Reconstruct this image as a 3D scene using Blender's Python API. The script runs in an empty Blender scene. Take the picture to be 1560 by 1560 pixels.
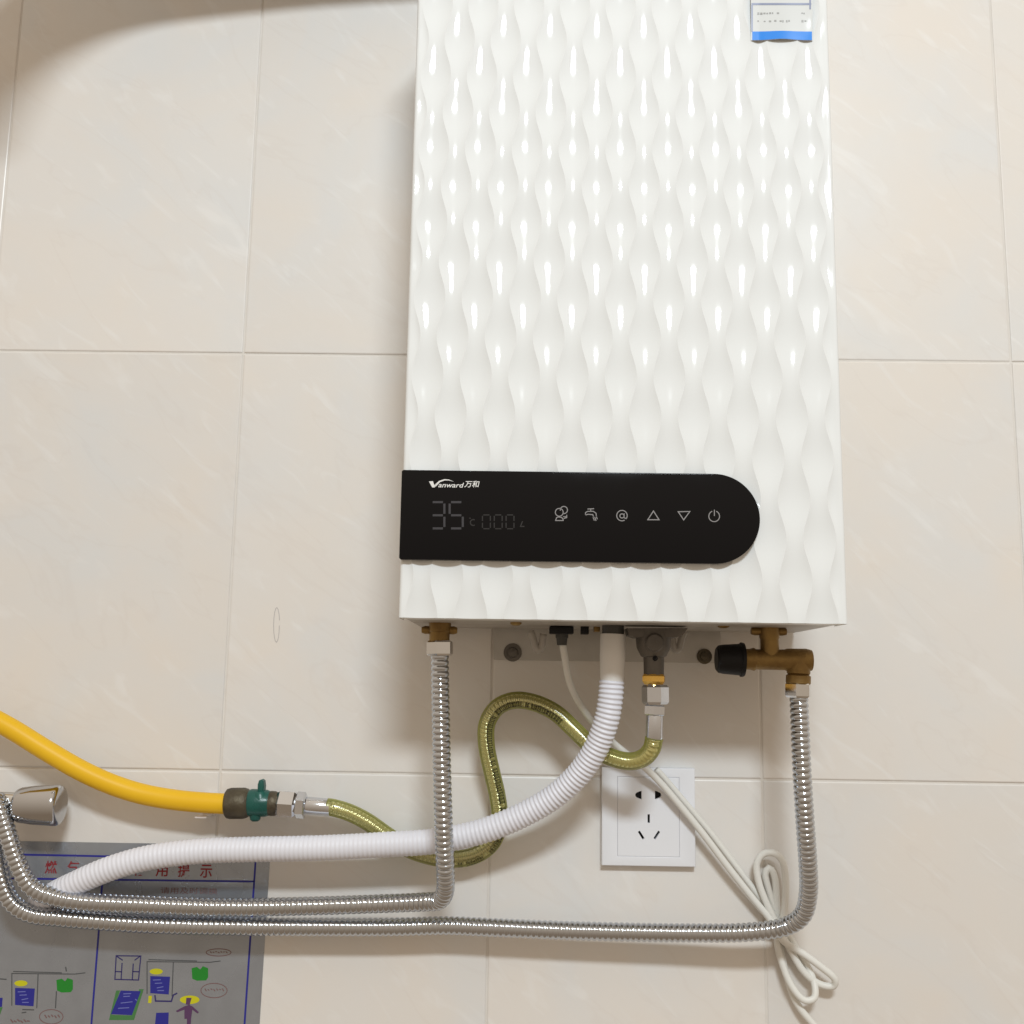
import bpy, bmesh, math, random
import numpy as np
from mathutils import Vector, Matrix

random.seed(7)
SC = bpy.context.scene
COL = SC.collection
PI = math.pi

# ---------------------------------------------------------------- camera
ZOFF = 1.6                                   # height of the upper tile joint
CAMX, CAMD, CAMZ = 0.2792, 1.0301, ZOFF - 0.3160
YAW, PITCH, ROLL, FPX = -0.0126, 0.1560, 0.0151, 1660.0
cy_, sy_, cp_, sp_ = math.cos(YAW), math.sin(YAW), math.cos(PITCH), math.sin(PITCH)
FWD = Vector((sy_*cp_, cy_*cp_, sp_))
R0 = Vector((cy_, -sy_, 0)); U0 = R0.cross(FWD)
RGT = R0*math.cos(ROLL) + U0*math.sin(ROLL)
UPV = -R0*math.sin(ROLL) + U0*math.cos(ROLL)
CAMPOS = Vector((CAMX, -CAMD, CAMZ))
cd = bpy.data.cameras.new('camera'); cam = bpy.data.objects.new('camera', cd); COL.objects.link(cam)
M = Matrix((( RGT.x, UPV.x, -FWD.x, CAMPOS.x), (RGT.y, UPV.y, -FWD.y, CAMPOS.y), (RGT.z, UPV.z, -FWD.z, CAMPOS.z), (0,0,0,1)))
cam.matrix_world = M
cd.sensor_width = 36; cd.lens = FPX/1560*36; cd.clip_start = 0.02; cd.clip_end = 50
SC.camera = cam

# ---------------------------------------------------------------- world: warm dim room, light ceiling above, darker floor below
w = bpy.data.worlds.new('World'); SC.world = w; w.use_nodes = True
nt = w.node_tree; nt.nodes.clear()
wo = nt.nodes.new('ShaderNodeOutputWorld'); wb = nt.nodes.new('ShaderNodeBackground')
tc = nt.nodes.new('ShaderNodeTexCoord'); sx = nt.nodes.new('ShaderNodeSeparateXYZ')
mr = nt.nodes.new('ShaderNodeMapRange'); mr.inputs[1].default_value = -0.7; mr.inputs[2].default_value = 0.9
rp = nt.nodes.new('ShaderNodeValToRGB')
rp.color_ramp.elements[0].color = (0.265, 0.20, 0.14, 1); rp.color_ramp.elements[1].color = (0.70, 0.60, 0.485, 1)
nt.links.new(tc.outputs['Generated'], sx.inputs[0]); nt.links.new(sx.outputs[2], mr.inputs[0])
nt.links.new(mr.outputs[0], rp.inputs[0]); nt.links.new(rp.outputs[0], wb.inputs[0]); nt.links.new(wb.outputs[0], wo.inputs[0])
wb.inputs[1].default_value = 1.0

# ---------------------------------------------------------------- ceiling lamp (above and behind the camera, a little to the right)
LAMP = Vector((0.560, -2.270, ZOFF + 1.132))
ld = bpy.data.lights.new('ceiling_lamp', 'AREA'); ld.shape = 'ELLIPSE'; ld.size = 0.70; ld.size_y = 0.24
ld.energy = 39.5; ld.color = (0.86, 0.95, 1.0)
lo = bpy.data.objects.new('ceiling_lamp', ld); COL.objects.link(lo); lo.location = LAMP
lo.rotation_euler = (Vector((0.40, 0, ZOFF - 0.75)) - LAMP).to_track_quat('-Z', 'Y').to_euler()

SC.view_settings.view_transform = 'Standard'; SC.view_settings.look = 'None'
SC.view_settings.exposure = 0.19; SC.view_settings.gamma = 1.0

# ---------------------------------------------------------------- helpers
def at(px, py, d):
    """photo pixel -> point d millimetres in front of the tiled wall"""
    v = RGT*((px-780)/FPX) - UPV*((py-780)/FPX) + FWD
    t = (CAMD - d*0.001)/v.y
    return CAMPOS + v*t

def P(x, z, d):      # millimetres from the tile joint: right, up, away from the wall
    return Vector((x*.001, -d*.001, ZOFF + z*.001))

def link(name, me, m=None, parent=None, smooth=False):
    o = bpy.data.objects.new(name, me); COL.objects.link(o)
    if m is not None and not me.materials: me.materials.append(m)
    if parent is not None: o.parent = parent; o.matrix_parent_inverse = parent.matrix_world.inverted()
    if smooth:
        me.polygons.foreach_set('use_smooth', [True]*len(me.polygons))
    return o

def obj(name, bm, m=None, parent=None, smooth=False, auto=None):
    bmesh.ops.recalc_face_normals(bm, faces=bm.faces)
    if auto is not None:
        for f in bm.faces: f.smooth = True
        for e in bm.edges:
            if len(e.link_faces) == 2 and e.calc_face_angle(0) > math.radians(auto): e.smooth = False
    me = bpy.data.meshes.new(name); bm.to_mesh(me); bm.free()
    return link(name, me, m, parent, smooth)

def tag(o, label=None, cat=None, group=None, kind=None):
    if label: o['label'] = label
    if cat: o['category'] = cat
    if group: o['group'] = group
    if kind: o['kind'] = kind
    return o

def empty(name, loc, label, cat, group=None):
    o = bpy.data.objects.new(name, None); COL.objects.link(o); o.location = loc; o.empty_display_size = 0.02
    o.matrix_world = Matrix.Translation(loc)
    return tag(o, label, cat, group)

def catmull(pts, step=0.004):
    pts = [Vector(p) for p in pts]
    ext = [pts[0]*2-pts[1]] + pts + [pts[-1]*2-pts[-2]]
    out = []
    for i in range(1, len(ext)-2):
        p0, p1, p2, p3 = ext[i-1:i+3]
        n = max(4, int((p2-p1).length/step))
        # centripetal
        def tj(ti, a, b): return ti + max(1e-5, (b-a).length)**0.5
        t0 = 0; t1 = tj(t0, p0, p1); t2 = tj(t1, p1, p2); t3 = tj(t2, p2, p3)
        for k in range(n):
            t = t1 + (t2-t1)*k/n
            A1 = p0*((t1-t)/(t1-t0)) + p1*((t-t0)/(t1-t0))
            A2 = p1*((t2-t)/(t2-t1)) + p2*((t-t1)/(t2-t1))
            A3 = p2*((t3-t)/(t3-t2)) + p3*((t-t2)/(t3-t2))
            B1 = A1*((t2-t)/(t2-t0)) + A2*((t-t0)/(t2-t0))
            B2 = A2*((t3-t)/(t3-t1)) + A3*((t-t1)/(t3-t1))
            out.append(B1*((t2-t)/(t2-t1)) + B2*((t-t1)/(t2-t1)))
    out.append(pts[-1])
    return out

def resample(poly, ds):
    a = np.array([tuple(p) for p in poly]); seg = np.linalg.norm(np.diff(a, axis=0), axis=1)
    keep = np.r_[True, seg > 1e-9]; a = a[keep]
    s = np.r_[0, np.cumsum(np.linalg.norm(np.diff(a, axis=0), axis=1))]
    n = max(2, int(round(s[-1]/ds))+1); ss = np.linspace(0, s[-1], n)
    b = np.stack([np.interp(ss, s, a[:, i]) for i in range(3)], 1)
    return b, ss

def frames(b):
    T = np.gradient(b, axis=0); T /= np.linalg.norm(T, axis=1)[:, None]
    N = np.zeros_like(b); ref = np.array([0, -1.0, 0])
    if abs(T[0] @ ref) > 0.9: ref = np.array([1.0, 0, 0])
    n = ref - T[0]*(T[0] @ ref); N[0] = n/np.linalg.norm(n)
    for i in range(1, len(b)):
        n = N[i-1] - T[i]*(T[i] @ N[i-1]); N[i] = n/np.linalg.norm(n)
    return T, N, np.cross(T, N)

def tube(name, pts, rad, m, parent=None, ds=0.003, seg=20, smoothpath=True, cap=True, helix=0.0):
    """round tube along a path; rad is a number or f(s, total); helix shifts the profile round the tube"""
    poly = catmull(pts) if smoothpath else [Vector(p) for p in pts]
    b, ss = resample(poly, ds); T, N, B = frames(b)
    n = len(b); ang = np.arange(seg)*2*PI/seg
    if callable(rad):
        sh = ss[:, None] + helix*ang[None, :]/(2*PI)
        r = rad(sh, ss[-1])
        if np.ndim(r) == 0 or r.shape != sh.shape: r = np.broadcast_to(r, sh.shape)
    else: r = np.full((n, seg), rad)
    V = b[:, None, :] + r[:, :, None]*(np.cos(ang)[None, :, None]*N[:, None, :] + np.sin(ang)[None, :, None]*B[:, None, :])
    verts = V.reshape(-1, 3).tolist()
    i = np.arange(n-1)[:, None]*seg; j = np.arange(seg)[None, :]; j2 = (j+1) % seg
    F = np.stack([i+j, i+j2, i+seg+j2, i+seg+j], -1).reshape(-1, 4).tolist()
    if cap: F += [list(range(seg))[::-1], [(n-1)*seg+k for k in range(seg)]]
    me = bpy.data.meshes.new(name); me.from_pydata(verts, [], F); me.update()
    return link(name, me, m, parent, True)

def lathe(name, a, b_, prof, m, parent=None, seg=32, auto=35, phase=0.0):
    """profile [(t along a->b in 0..1, radius m)] swept round the axis a->b"""
    a = Vector(a); b_ = Vector(b_); ax = (b_-a)
    z = ax.normalized(); x = z.orthogonal().normalized()
    if abs(z.y) < 0.9:
        x = Vector((0, -1, 0)); x = (x - z*x.dot(z)).normalized()
    y = z.cross(x)
    bm = bmesh.new(); rings = []
    for t, r in prof:
        c = a + ax*t
        rings.append([bm.verts.new(c + (x*math.cos(phase+k*2*PI/seg) + y*math.sin(phase+k*2*PI/seg))*r) for k in range(seg)])
    for r0, r1 in zip(rings, rings[1:]):
        for k in range(seg): bm.faces.new((r0[k], r0[(k+1) % seg], r1[(k+1) % seg], r1[k]))
    bm.faces.new(rings[0][::-1]); bm.faces.new(rings[-1])
    return obj(name, bm, m, parent, auto=auto)

def hexnut(name, a, b_, r, m, parent=None, phase=0.0, ch=0.12):
    return lathe(name, a, b_, [(0, r*.86), (ch, r), (1-ch, r), (1, r*.86)], m, parent, seg=6, auto=20, phase=phase)

def box(name, x0, x1, z0, z1, d0, d1, m, parent=None, bev=0.0, seg=2):
    """millimetres in wall coordinates"""
    bm = bmesh.new(); bmesh.ops.create_cube(bm, size=1)
    for v in bm.verts:
        v.co = P(x0 if v.co.x < 0 else x1, z0 if v.co.z < 0 else z1, d0 if v.co.y > 0 else d1)
    if bev: bmesh.ops.bevel(bm, geom=bm.edges[:], offset=bev*.001, segments=seg, affect='EDGES', profile=0.5)
    return obj(name, bm, m, parent, auto=40)

def prism(name, pts, depth, m, parent=None, bev=0.0, auto=30):
    """flat outline (Vectors in a plane facing the viewer) given thickness towards the wall"""
    bm = bmesh.new(); vs = [bm.verts.new(p) for p in pts]; f = bm.faces.new(vs)
    r = bmesh.ops.extrude_face_region(bm, geom=[f])
    for v in [g for g in r['geom'] if isinstance(g, bmesh.types.BMVert)]: v.co.y += depth*.001
    bmesh.ops.recalc_face_normals(bm, faces=bm.faces)
    if bev:
        front = [e for e in bm.edges if all(abs(v.co.y - pts[0].y) < 1e-6 for v in e.verts)]
        bmesh.ops.bevel(bm, geom=front, offset=bev*.001, segments=3, affect='EDGES', profile=0.5)
    return obj(name, bm, m, parent, auto=auto)

def strokes(name, lines, width, m, parent=None, lift=0.0):
    """thin flat raised ribbons; lines = lists of Vectors facing the viewer; width mm"""
    bm = bmesh.new(); hw = width*.0005; Y = Vector((0, 1, 0))
    for L in lines:
        closed = (L[0]-L[-1]).length < 1e-6 and len(L) > 2
        if closed: L = L[:-1]
        n = len(L); vs = []
        for i in range(n):
            a = L[i-1] if (i > 0 or closed) else L[i]
            c = L[(i+1) % n] if (i < n-1 or closed) else L[i]
            t1 = (L[i]-a); t2 = (c-L[i])
            t1 = t1.normalized() if t1.length > 1e-9 else t2.normalized()
            t2 = t2.normalized() if t2.length > 1e-9 else t1
            t = (t1+t2); t = t.normalized() if t.length > 1e-6 else t1
            s = t.cross(Y).normalized(); k = 1/max(0.5, t.dot(t1))
            vs.append((bm.verts.new(L[i]+s*hw*k - Y*lift*.001), bm.verts.new(L[i]-s*hw*k - Y*lift*.001)))
        for i in range(n if closed else n-1):
            p, q = vs[i], vs[(i+1) % n]; bm.faces.new((p[0], q[0], q[1], p[1]))
    r = bmesh.ops.extrude_face_region(bm, geom=bm.faces[:])
    for v in [g for g in r['geom'] if isinstance(g, bmesh.types.BMVert)]: v.co.y -= 0.00008
    return obj(name, bm, m, parent)

def fill(name, polys, m, parent=None, lift=0.0):
    bm = bmesh.new()
    for L in polys: bm.faces.new([bm.verts.new(p - Vector((0, lift*.001, 0))) for p in L])
    r = bmesh.ops.extrude_face_region(bm, geom=bm.faces[:])
    for v in [g for g in r['geom'] if isinstance(g, bmesh.types.BMVert)]: v.co.y -= 0.00008
    return obj(name, bm, m, parent)

def text(name, s, centre, size, m, parent=None, shear=0.0, width=None, bold=0.0, up=Vector((0, 0, 1))):
    """real lettering laid flat, facing the viewer; centre = Vector, size = height of the glyph box in mm"""
    c = bpy.data.curves.new(name, 'FONT'); c.body = s; c.size = 1.0; c.shear = shear; c.align_x = 'LEFT'
    c.extrude = 0.004; c.offset = bold; c.resolution_u = 3
    o = bpy.data.objects.new(name, c); COL.objects.link(o)
    dg = bpy.context.evaluated_depsgraph_get(); me = bpy.data.meshes.new_from_object(o.evaluated_get(dg))
    bpy.data.objects.remove(o); bpy.data.curves.remove(c)
    v = np.array([tuple(q.co) for q in me.vertices])
    if len(v) == 0: return None
    lo_, hi = v.min(0), v.max(0); k = size*.001/(hi[1]-lo_[1]); kx = k if width is None else width*.001/(hi[0]-lo_[0])
    me.materials.clear()
    for q, p in zip(me.vertices, v):
        x = (p[0]-(lo_[0]+hi[0])/2)*kx; z = (p[1]-(lo_[1]+hi[1])/2)*k
        q.co = centre + Vector((x, -0.00012 if p[2] > 0 else 0.00002, z))
    me.update()
    return link(name, me, m, parent)

# ---------------------------------------------------------------- materials
def mat(name, col, rough=0.5, metal=0.0, spec=0.5, coat=0.0, bump=None, mott=None, trans=0.0, ior=1.45, rvar=None, sss=0.0):
    """bump=(scale,strength_mm)  mott=(scale, second colour, contrast)  rvar=(scale, amount)"""
    m = bpy.data.materials.new(name); m.use_nodes = True
    n = m.node_tree.nodes; L = m.node_tree.links; b = n['Principled BSDF']
    b.inputs['Base Color'].default_value = (*col, 1); b.inputs['Roughness'].default_value = rough
    b.inputs['Metallic'].default_value = metal; b.inputs['Specular IOR Level'].default_value = spec
    b.inputs['Coat Weight'].default_value = coat; b.inputs['Coat Roughness'].default_value = 0.05
    b.inputs['Transmission Weight'].default_value = trans; b.inputs['IOR'].default_value = ior
    if sss:
        b.inputs['Subsurface Weight'].default_value = sss; b.inputs['Subsurface Scale'].default_value = 0.004
    tcn = n.new('ShaderNodeTexCoord')
    if mott:
        t = n.new('ShaderNodeTexNoise'); t.inputs['Scale'].default_value = mott[0]; t.inputs['Detail'].default_value = 5
        cr = n.new('ShaderNodeValToRGB'); c = mott[2]
        cr.color_ramp.elements[0].position = 0.5-c; cr.color_ramp.elements[1].position = 0.5+c
        cr.color_ramp.elements[0].color = (*col, 1); cr.color_ramp.elements[1].color = (*mott[1], 1)
        L.new(tcn.outputs['Object'], t.inputs['Vector']); L.new(t.outputs['Fac'], cr.inputs[0]); L.new(cr.outputs[0], b.inputs['Base Color'])
    if rvar:
        t = n.new('ShaderNodeTexNoise'); t.inputs['Scale'].default_value = rvar[0]; t.inputs['Detail'].default_value = 4
        mr = n.new('ShaderNodeMapRange'); mr.inputs[3].default_value = max(0.02, rough-rvar[1]); mr.inputs[4].default_value = rough+rvar[1]
        mr.inputs[1].default_value = 0.3; mr.inputs[2].default_value = 0.7
        L.new(tcn.outputs['Object'], t.inputs['Vector']); L.new(t.outputs['Fac'], mr.inputs[0]); L.new(mr.outputs[0], b.inputs['Roughness'])
    if bump:
        t = n.new('ShaderNodeTexNoise'); t.inputs['Scale'].default_value = bump[0]; t.inputs['Detail'].default_value = 4
        bp = n.new('ShaderNodeBump'); bp.inputs['Strength'].default_value = 1.0; bp.inputs['Distance'].default_value = bump[1]*.001
        L.new(tcn.outputs['Object'], t.inputs['Vector']); L.new(t.outputs['Fac'], bp.inputs['Height']); L.new(bp.outputs[0], b.inputs['Normal'])
    return m

def tile_material():
    m = bpy.data.materials.new('cream_wall_tile'); m.use_nodes = True
    n = m.node_tree.nodes; L = m.node_tree.links; b = n['Principled BSDF']
    tcn = n.new('ShaderNodeTexCoord'); oi = n.new('ShaderNodeObjectInfo')
    off = n.new('ShaderNodeVectorMath'); off.operation = 'MULTIPLY_ADD'
    cmb = n.new('ShaderNodeCombineXYZ')
    for i in range(3): L.new(oi.outputs['Random'], cmb.inputs[i])
    L.new(cmb.outputs[0], off.inputs[0]); off.inputs[1].default_value = (7.3, 11.1, 5.7); L.new(tcn.outputs['Object'], off.inputs[2])
    # soft clouding between cream, pink and grey
    n1 = n.new('ShaderNodeTexNoise'); n1.inputs['Scale'].default_value = 9; n1.inputs['Detail'].default_value = 5; n1.inputs['Distortion'].default_value = 0.6
    L.new(off.outputs[0], n1.inputs['Vector'])
    c1 = n.new('ShaderNodeValToRGB'); e = c1.color_ramp.elements
    e[0].position = 0.30; e[0].color = (0.735, 0.690, 0.640, 1); e[1].position = 0.72; e[1].color = (0.695, 0.692, 0.685, 1)
    x = e.new(0.52); x.color = (0.718, 0.692, 0.662, 1)
    L.new(n1.outputs['Fac'], c1.inputs[0])
    # diagonal brush-like streaks: stretched noise, rotated
    mp = n.new('ShaderNodeMapping'); mp.inputs['Rotation'].default_value = (0, math.radians(42), 0); mp.vector_type = 'TEXTURE'; mp.inputs['Scale'].default_value = (1/14, 1, 1/52)
    L.new(off.outputs[0], mp.inputs['Vector'])
    n2 = n.new('ShaderNodeTexNoise'); n2.inputs['Scale'].default_value = 1.0; n2.inputs['Detail'].default_value = 3; n2.inputs['Distortion'].default_value = 1.2
    L.new(mp.outputs[0], n2.inputs['Vector'])
    c2 = n.new('ShaderNodeValToRGB'); e = c2.color_ramp.elements
    e[0].position = 0.57; e[0].color = (0, 0, 0, 1); e[1].position = 0.74; e[1].color = (1, 1, 1, 1)
    L.new(n2.outputs['Fac'], c2.inputs[0])
    f2 = n.new('ShaderNodeMath'); f2.operation = 'MULTIPLY'; f2.inputs[1].default_value = 0.40; L.new(c2.outputs[0], f2.inputs[0])
    mx = n.new('ShaderNodeMix'); mx.data_type = 'RGBA'
    L.new(f2.outputs[0], mx.inputs['Factor']); L.new(c1.outputs[0], mx.inputs[6]); mx.inputs[7].default_value = (0.80, 0.795, 0.785, 1)
    # a few thin darker hairline veins
    mp3 = n.new('ShaderNodeMapping'); mp3.inputs['Rotation'].default_value = (0, math.radians(38), 0); mp3.vector_type = 'TEXTURE'; mp3.inputs['Scale'].default_value = (1/4, 1, 1/13)
    L.new(off.outputs[0], mp3.inputs['Vector'])
    n3 = n.new('ShaderNodeTexNoise'); n3.inputs['Scale'].default_value = 1.0; n3.inputs['Detail'].default_value = 5; n3.inputs['Distortion'].default_value = 0.5
    L.new(mp3.outputs[0], n3.inputs['Vector'])
    c3 = n.new('ShaderNodeValToRGB'); e = c3.color_ramp.elements
    e[0].position = 0.487; e[0].color = (0, 0, 0, 1); e[1].position = 0.513; e[1].color = (0, 0, 0, 1); x = e.new(0.5); x.color = (1, 1, 1, 1)
    L.new(n3.outputs['Fac'], c3.inputs[0])
    f3 = n.new('ShaderNodeMath'); f3.operation = 'MULTIPLY'; f3.inputs[1].default_value = 0.10; L.new(c3.outputs[0], f3.inputs[0])
    mx2 = n.new('ShaderNodeMix'); mx2.data_type = 'RGBA'
    L.new(f3.outputs[0], mx2.inputs['Factor']); L.new(mx.outputs[2], mx2.inputs[6]); mx2.inputs[7].default_value = (0.58, 0.51, 0.46, 1)
    # slight tone change from tile to tile
    hv = n.new('ShaderNodeHueSaturation'); mrr = n.new('ShaderNodeMapRange'); mrr.inputs[3].default_value = 0.97; mrr.inputs[4].default_value = 1.03
    L.new(oi.outputs['Random'], mrr.inputs[0]); L.new(mrr.outputs[0], hv.inputs['Value']); L.new(mx2.outputs[2], hv.inputs['Color'])
    L.new(hv.outputs[0], b.inputs['Base Color'])
    b.inputs['Roughness'].default_value = 0.30; b.inputs['Specular IOR Level'].default_value = 0.38
    n4 = n.new('ShaderNodeTexNoise'); n4.inputs['Scale'].default_value = 22; n4.inputs['Detail'].default_value = 3; L.new(off.outputs[0], n4.inputs['Vector'])
    bp = n.new('ShaderNodeBump'); bp.inputs['Distance'].default_value = 0.0008; bp.inputs['Strength'].default_value = 0.5
    L.new(n4.outputs['Fac'], bp.inputs['Height']); L.new(bp.outputs[0], b.inputs['Normal'])
    return m

def sleeve_material():
    """clear yellow-green PVC skin over the gas hose"""
    m = bpy.data.materials.new('yellow_green_pvc'); m.use_nodes = True
    n = m.node_tree.nodes; L = m.node_tree.links; n.clear()
    o = n.new('ShaderNodeOutputMaterial'); tr = n.new('ShaderNodeBsdfTransparent'); tr.inputs[0].default_value = (1.0, 0.99, 0.80, 1)
    df = n.new('ShaderNodeBsdfDiffuse'); df.inputs[0].default_value = (0.80, 0.80, 0.20, 1)
    tl = n.new('ShaderNodeBsdfTranslucent'); tl.inputs[0].default_value = (0.85, 0.84, 0.30, 1)
    a = n.new('ShaderNodeMixShader'); a.inputs[0].default_value = 0.5
    L.new(df.outputs[0], a.inputs[1]); L.new(tl.outputs[0], a.inputs[2])
    lw = n.new('ShaderNodeLayerWeight'); lw.inputs[0].default_value = 0.45
    mr = n.new('ShaderNodeMapRange'); mr.inputs[3].default_value = 0.14; mr.inputs[4].default_value = 0.85
    L.new(lw.outputs['Facing'], mr.inputs[0])
    mx = n.new('ShaderNodeMixShader'); L.new(mr.outputs[0], mx.inputs[0]); L.new(tr.outputs[0], mx.inputs[1]); L.new(a.outputs[0], mx.inputs[2])
    gl = n.new('ShaderNodeBsdfGlossy'); gl.inputs['Roughness'].default_value = 0.12
    fr = n.new('ShaderNodeFresnel'); fr.inputs[0].default_value = 1.45
    m2 = n.new('ShaderNodeMixShader'); L.new(fr.outputs[0], m2.inputs[0]); L.new(mx.outputs[0], m2.inputs[1]); L.new(gl.outputs[0], m2.inputs[2])
    L.new(m2.outputs[0], o.inputs[0])
    return m

M_tile = tile_material()
M_grout = mat('grey_grout', (0.74, 0.71, 0.67), 0.9, bump=(900, 0.3), mott=(30, (0.64, 0.61, 0.57), 0.25))
M_white = mat('white_enamel', (0.770, 0.790, 0.795), 0.09, spec=0.5, rvar=(14, 0.02))
M_case = mat('white_painted_steel', (0.78, 0.78, 0.75), 0.35)
M_under = mat('galvanised_steel', (0.50, 0.47, 0.43), 0.45, metal=0.4, mott=(45, (0.42, 0.39, 0.35), 0.2))
M_bracket = mat('zinc_bracket', (0.50, 0.48, 0.45), 0.5, metal=0.25, mott=(50, (0.44, 0.42, 0.39), 0.2))
M_black = mat('black_glass', (0.003, 0.003, 0.004), 0.06, spec=0.25, rvar=(30, 0.02))
M_icon = mat('grey_print', (0.24, 0.23, 0.23), 0.4)
M_logo = mat('silver_print', (0.72, 0.72, 0.70), 0.35)
M_digit = mat('dim_display_segment', (0.040, 0.038, 0.044), 0.3)
M_digit2 = mat('faint_display_segment', (0.015, 0.013, 0.013), 0.3)
M_steel = mat('stainless_steel', (0.53, 0.55, 0.585), 0.14, metal=1.0, rvar=(120, 0.05))
M_chrome = mat('chrome', (0.70, 0.70, 0.70), 0.06, metal=1.0, rvar=(40, 0.03))
M_tapc = mat('worn_chrome', (0.52, 0.52, 0.53), 0.10, metal=1.0, rvar=(60, 0.06))
M_nickel = mat('nickel_plate', (0.66, 0.68, 0.72), 0.14, metal=1.0, rvar=(80, 0.05))
M_brass = mat('cast_brass', (0.31, 0.20, 0.065), 0.45, metal=0.7, bump=(500, 0.35), mott=(60, (0.17, 0.10, 0.035), 0.22))
M_brassy = mat('bright_brass', (0.80, 0.50, 0.12), 0.25, metal=0.95, rvar=(60, 0.08))
M_tarn = mat('tarnished_bronze', (0.135, 0.115, 0.075), 0.5, metal=0.6, bump=(350, 0.5), mott=(55, (0.045, 0.035, 0.026), 0.22))
M_green = mat('green_paint', (0.010, 0.105, 0.085), 0.32, bump=(260, 0.3), mott=(70, (0.006, 0.06, 0.05), 0.3), rvar=(60, 0.1))
M_yellow = mat('yellow_rubber', (0.80, 0.485, 0.018), 0.40, spec=0.35, mott=(30, (0.77, 0.45, 0.015), 0.3))
M_drain = mat('white_soft_plastic', (0.74, 0.745, 0.81), 0.42, spec=0.35, sss=0.0)
M_cuff = mat('white_plastic_cuff', (0.76, 0.75, 0.73), 0.45)
M_cord = mat('white_pvc_cord', (0.74, 0.735, 0.70), 0.42, spec=0.35)
M_blackpl = mat('black_plastic', (0.006, 0.006, 0.007), 0.5, spec=0.3, bump=(600, 0.15))
M_darkgrey = mat('dark_grey_plastic', (0.055, 0.055, 0.05), 0.5)
M_cast = mat('grey_die_cast', (0.17, 0.155, 0.135), 0.5, metal=0.5, bump=(400, 0.3), mott=(50, (0.11, 0.10, 0.09), 0.25))
M_clear = mat('milky_plastic', (0.55, 0.52, 0.48), 0.3, trans=0.35)
M_socket = mat('white_urea', (0.77, 0.785, 0.83), 0.25)
M_dark = mat('dark_slot', (0.006, 0.006, 0.008), 0.6)
M_sleeve = sleeve_material()
M_inner = mat('ringed_steel_core', (0.80, 0.78, 0.68), 0.22, metal=1.0)
M_ink = mat('black_ink', (0.008, 0.007, 0.005), 0.5)
M_foil = mat('silver_foil_sheet', (0.35, 0.375, 0.415), 0.28, metal=0.6, rvar=(16, 0.06), mott=(40, (0.31, 0.33, 0.365), 0.2))
M_pblue = mat('blue_print', (0.020, 0.022, 0.25), 0.45)
M_pnavy = mat('navy_print', (0.03, 0.025, 0.13), 0.45)
M_pred = mat('red_print', (0.25, 0.012, 0.02), 0.5)
M_pgreen = mat('green_print', (0.012, 0.22, 0.02), 0.5)
M_pgreen2 = mat('pale_green_print', (0.06, 0.19, 0.06), 0.5)
M_pyell = mat('yellow_print', (0.55, 0.53, 0.01), 0.5)
M_ppurp = mat('purple_print', (0.095, 0.04, 0.11), 0.5)
M_pgrey = mat('dark_grey_print', (0.07, 0.075, 0.08), 0.5)
M_ppink = mat('dull_red_print', (0.18, 0.10, 0.10), 0.5)
M_ppale = mat('pale_blue_print', (0.16, 0.18, 0.48), 0.5)
M_label = mat('glossy_label_paper', (0.66, 0.68, 0.68), 0.16)
M_lblue = mat('bright_blue_print', (0.035, 0.25, 0.80), 0.18)
M_lline = mat('blue_grey_print', (0.25, 0.28, 0.40), 0.3)
M_ltext = mat('grey_small_print', (0.33, 0.33, 0.32), 0.4)
M_alu = mat('foil_duct', (0.62, 0.61, 0.60), 0.3, metal=1.0)
M_pencil = mat('pencil_mark', (0.44, 0.41, 0.40), 0.7)
M_clipw = mat('white_clip', (0.74, 0.70, 0.68), 0.4)
M_clipr = mat('red_clip', (0.38, 0.08, 0.03), 0.5)

# ---------------------------------------------------------------- tiled wall
TW, TH, GAP = 250, 400, 1.7
wall = box('wall', -3*TW, 5*TW, -3*TH, 2*TH, -40, -1.1, M_grout)
tag(wall, 'cream glazed wall tiles with pale diagonal streaks behind the heater', 'wall', kind='structure')
bm = bmesh.new(); bmesh.ops.create_cube(bm, size=1)
for v in bm.verts: v.co = Vector((v.co.x*(TW-GAP)*.001, v.co.y*.008, v.co.z*(TH-GAP)*.001))
bmesh.ops.bevel(bm, geom=[e for e in bm.edges if all(v.co.y < 0 for v in e.verts)], offset=0.0012, segments=2, affect='EDGES', profile=0.5)
for f in bm.faces: f.smooth = False
tile_me = bpy.data.meshes.new('tile'); bm.to_mesh(tile_me); bm.free(); tile_me.materials.append(M_tile)
rt = random.Random(3)
for r in range(-2, 3):
    for c in range(-3, 5):
        o = bpy.data.objects.new('tile', tile_me); COL.objects.link(o)
        o.location = P((c+.5)*TW, -(r+.5)*TH, -4.0 + rt.uniform(-.25, .25))
        o.rotation_euler = (math.radians(rt.uniform(-.06, .06)), 0, math.radians(rt.uniform(-.08, .08)))
        o.parent = wall

mk = strokes('pencil_scribble', [[at(421+4.5*math.cos(t*.4)+.4*t*.1, 953+27*math.sin(t*.4)*(.9+.01*t), .35) for t in range(0, 16)]], 0.5, M_pencil)
tag(mk, 'faint thin pencil loop scribbled on the tile left of heater', 'scribble')

# ---------------------------------------------------------------- water heater
HX0, HX1, HZ0, HZ1, HD = 180.0, 533.6, -266.0, 332.0, 170.0
heater = empty('water_heater', P((HX0+HX1)/2, HZ0, 0), 'white gas water heater with embossed leaf pattern front and black control strip', 'water heater')

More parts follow.
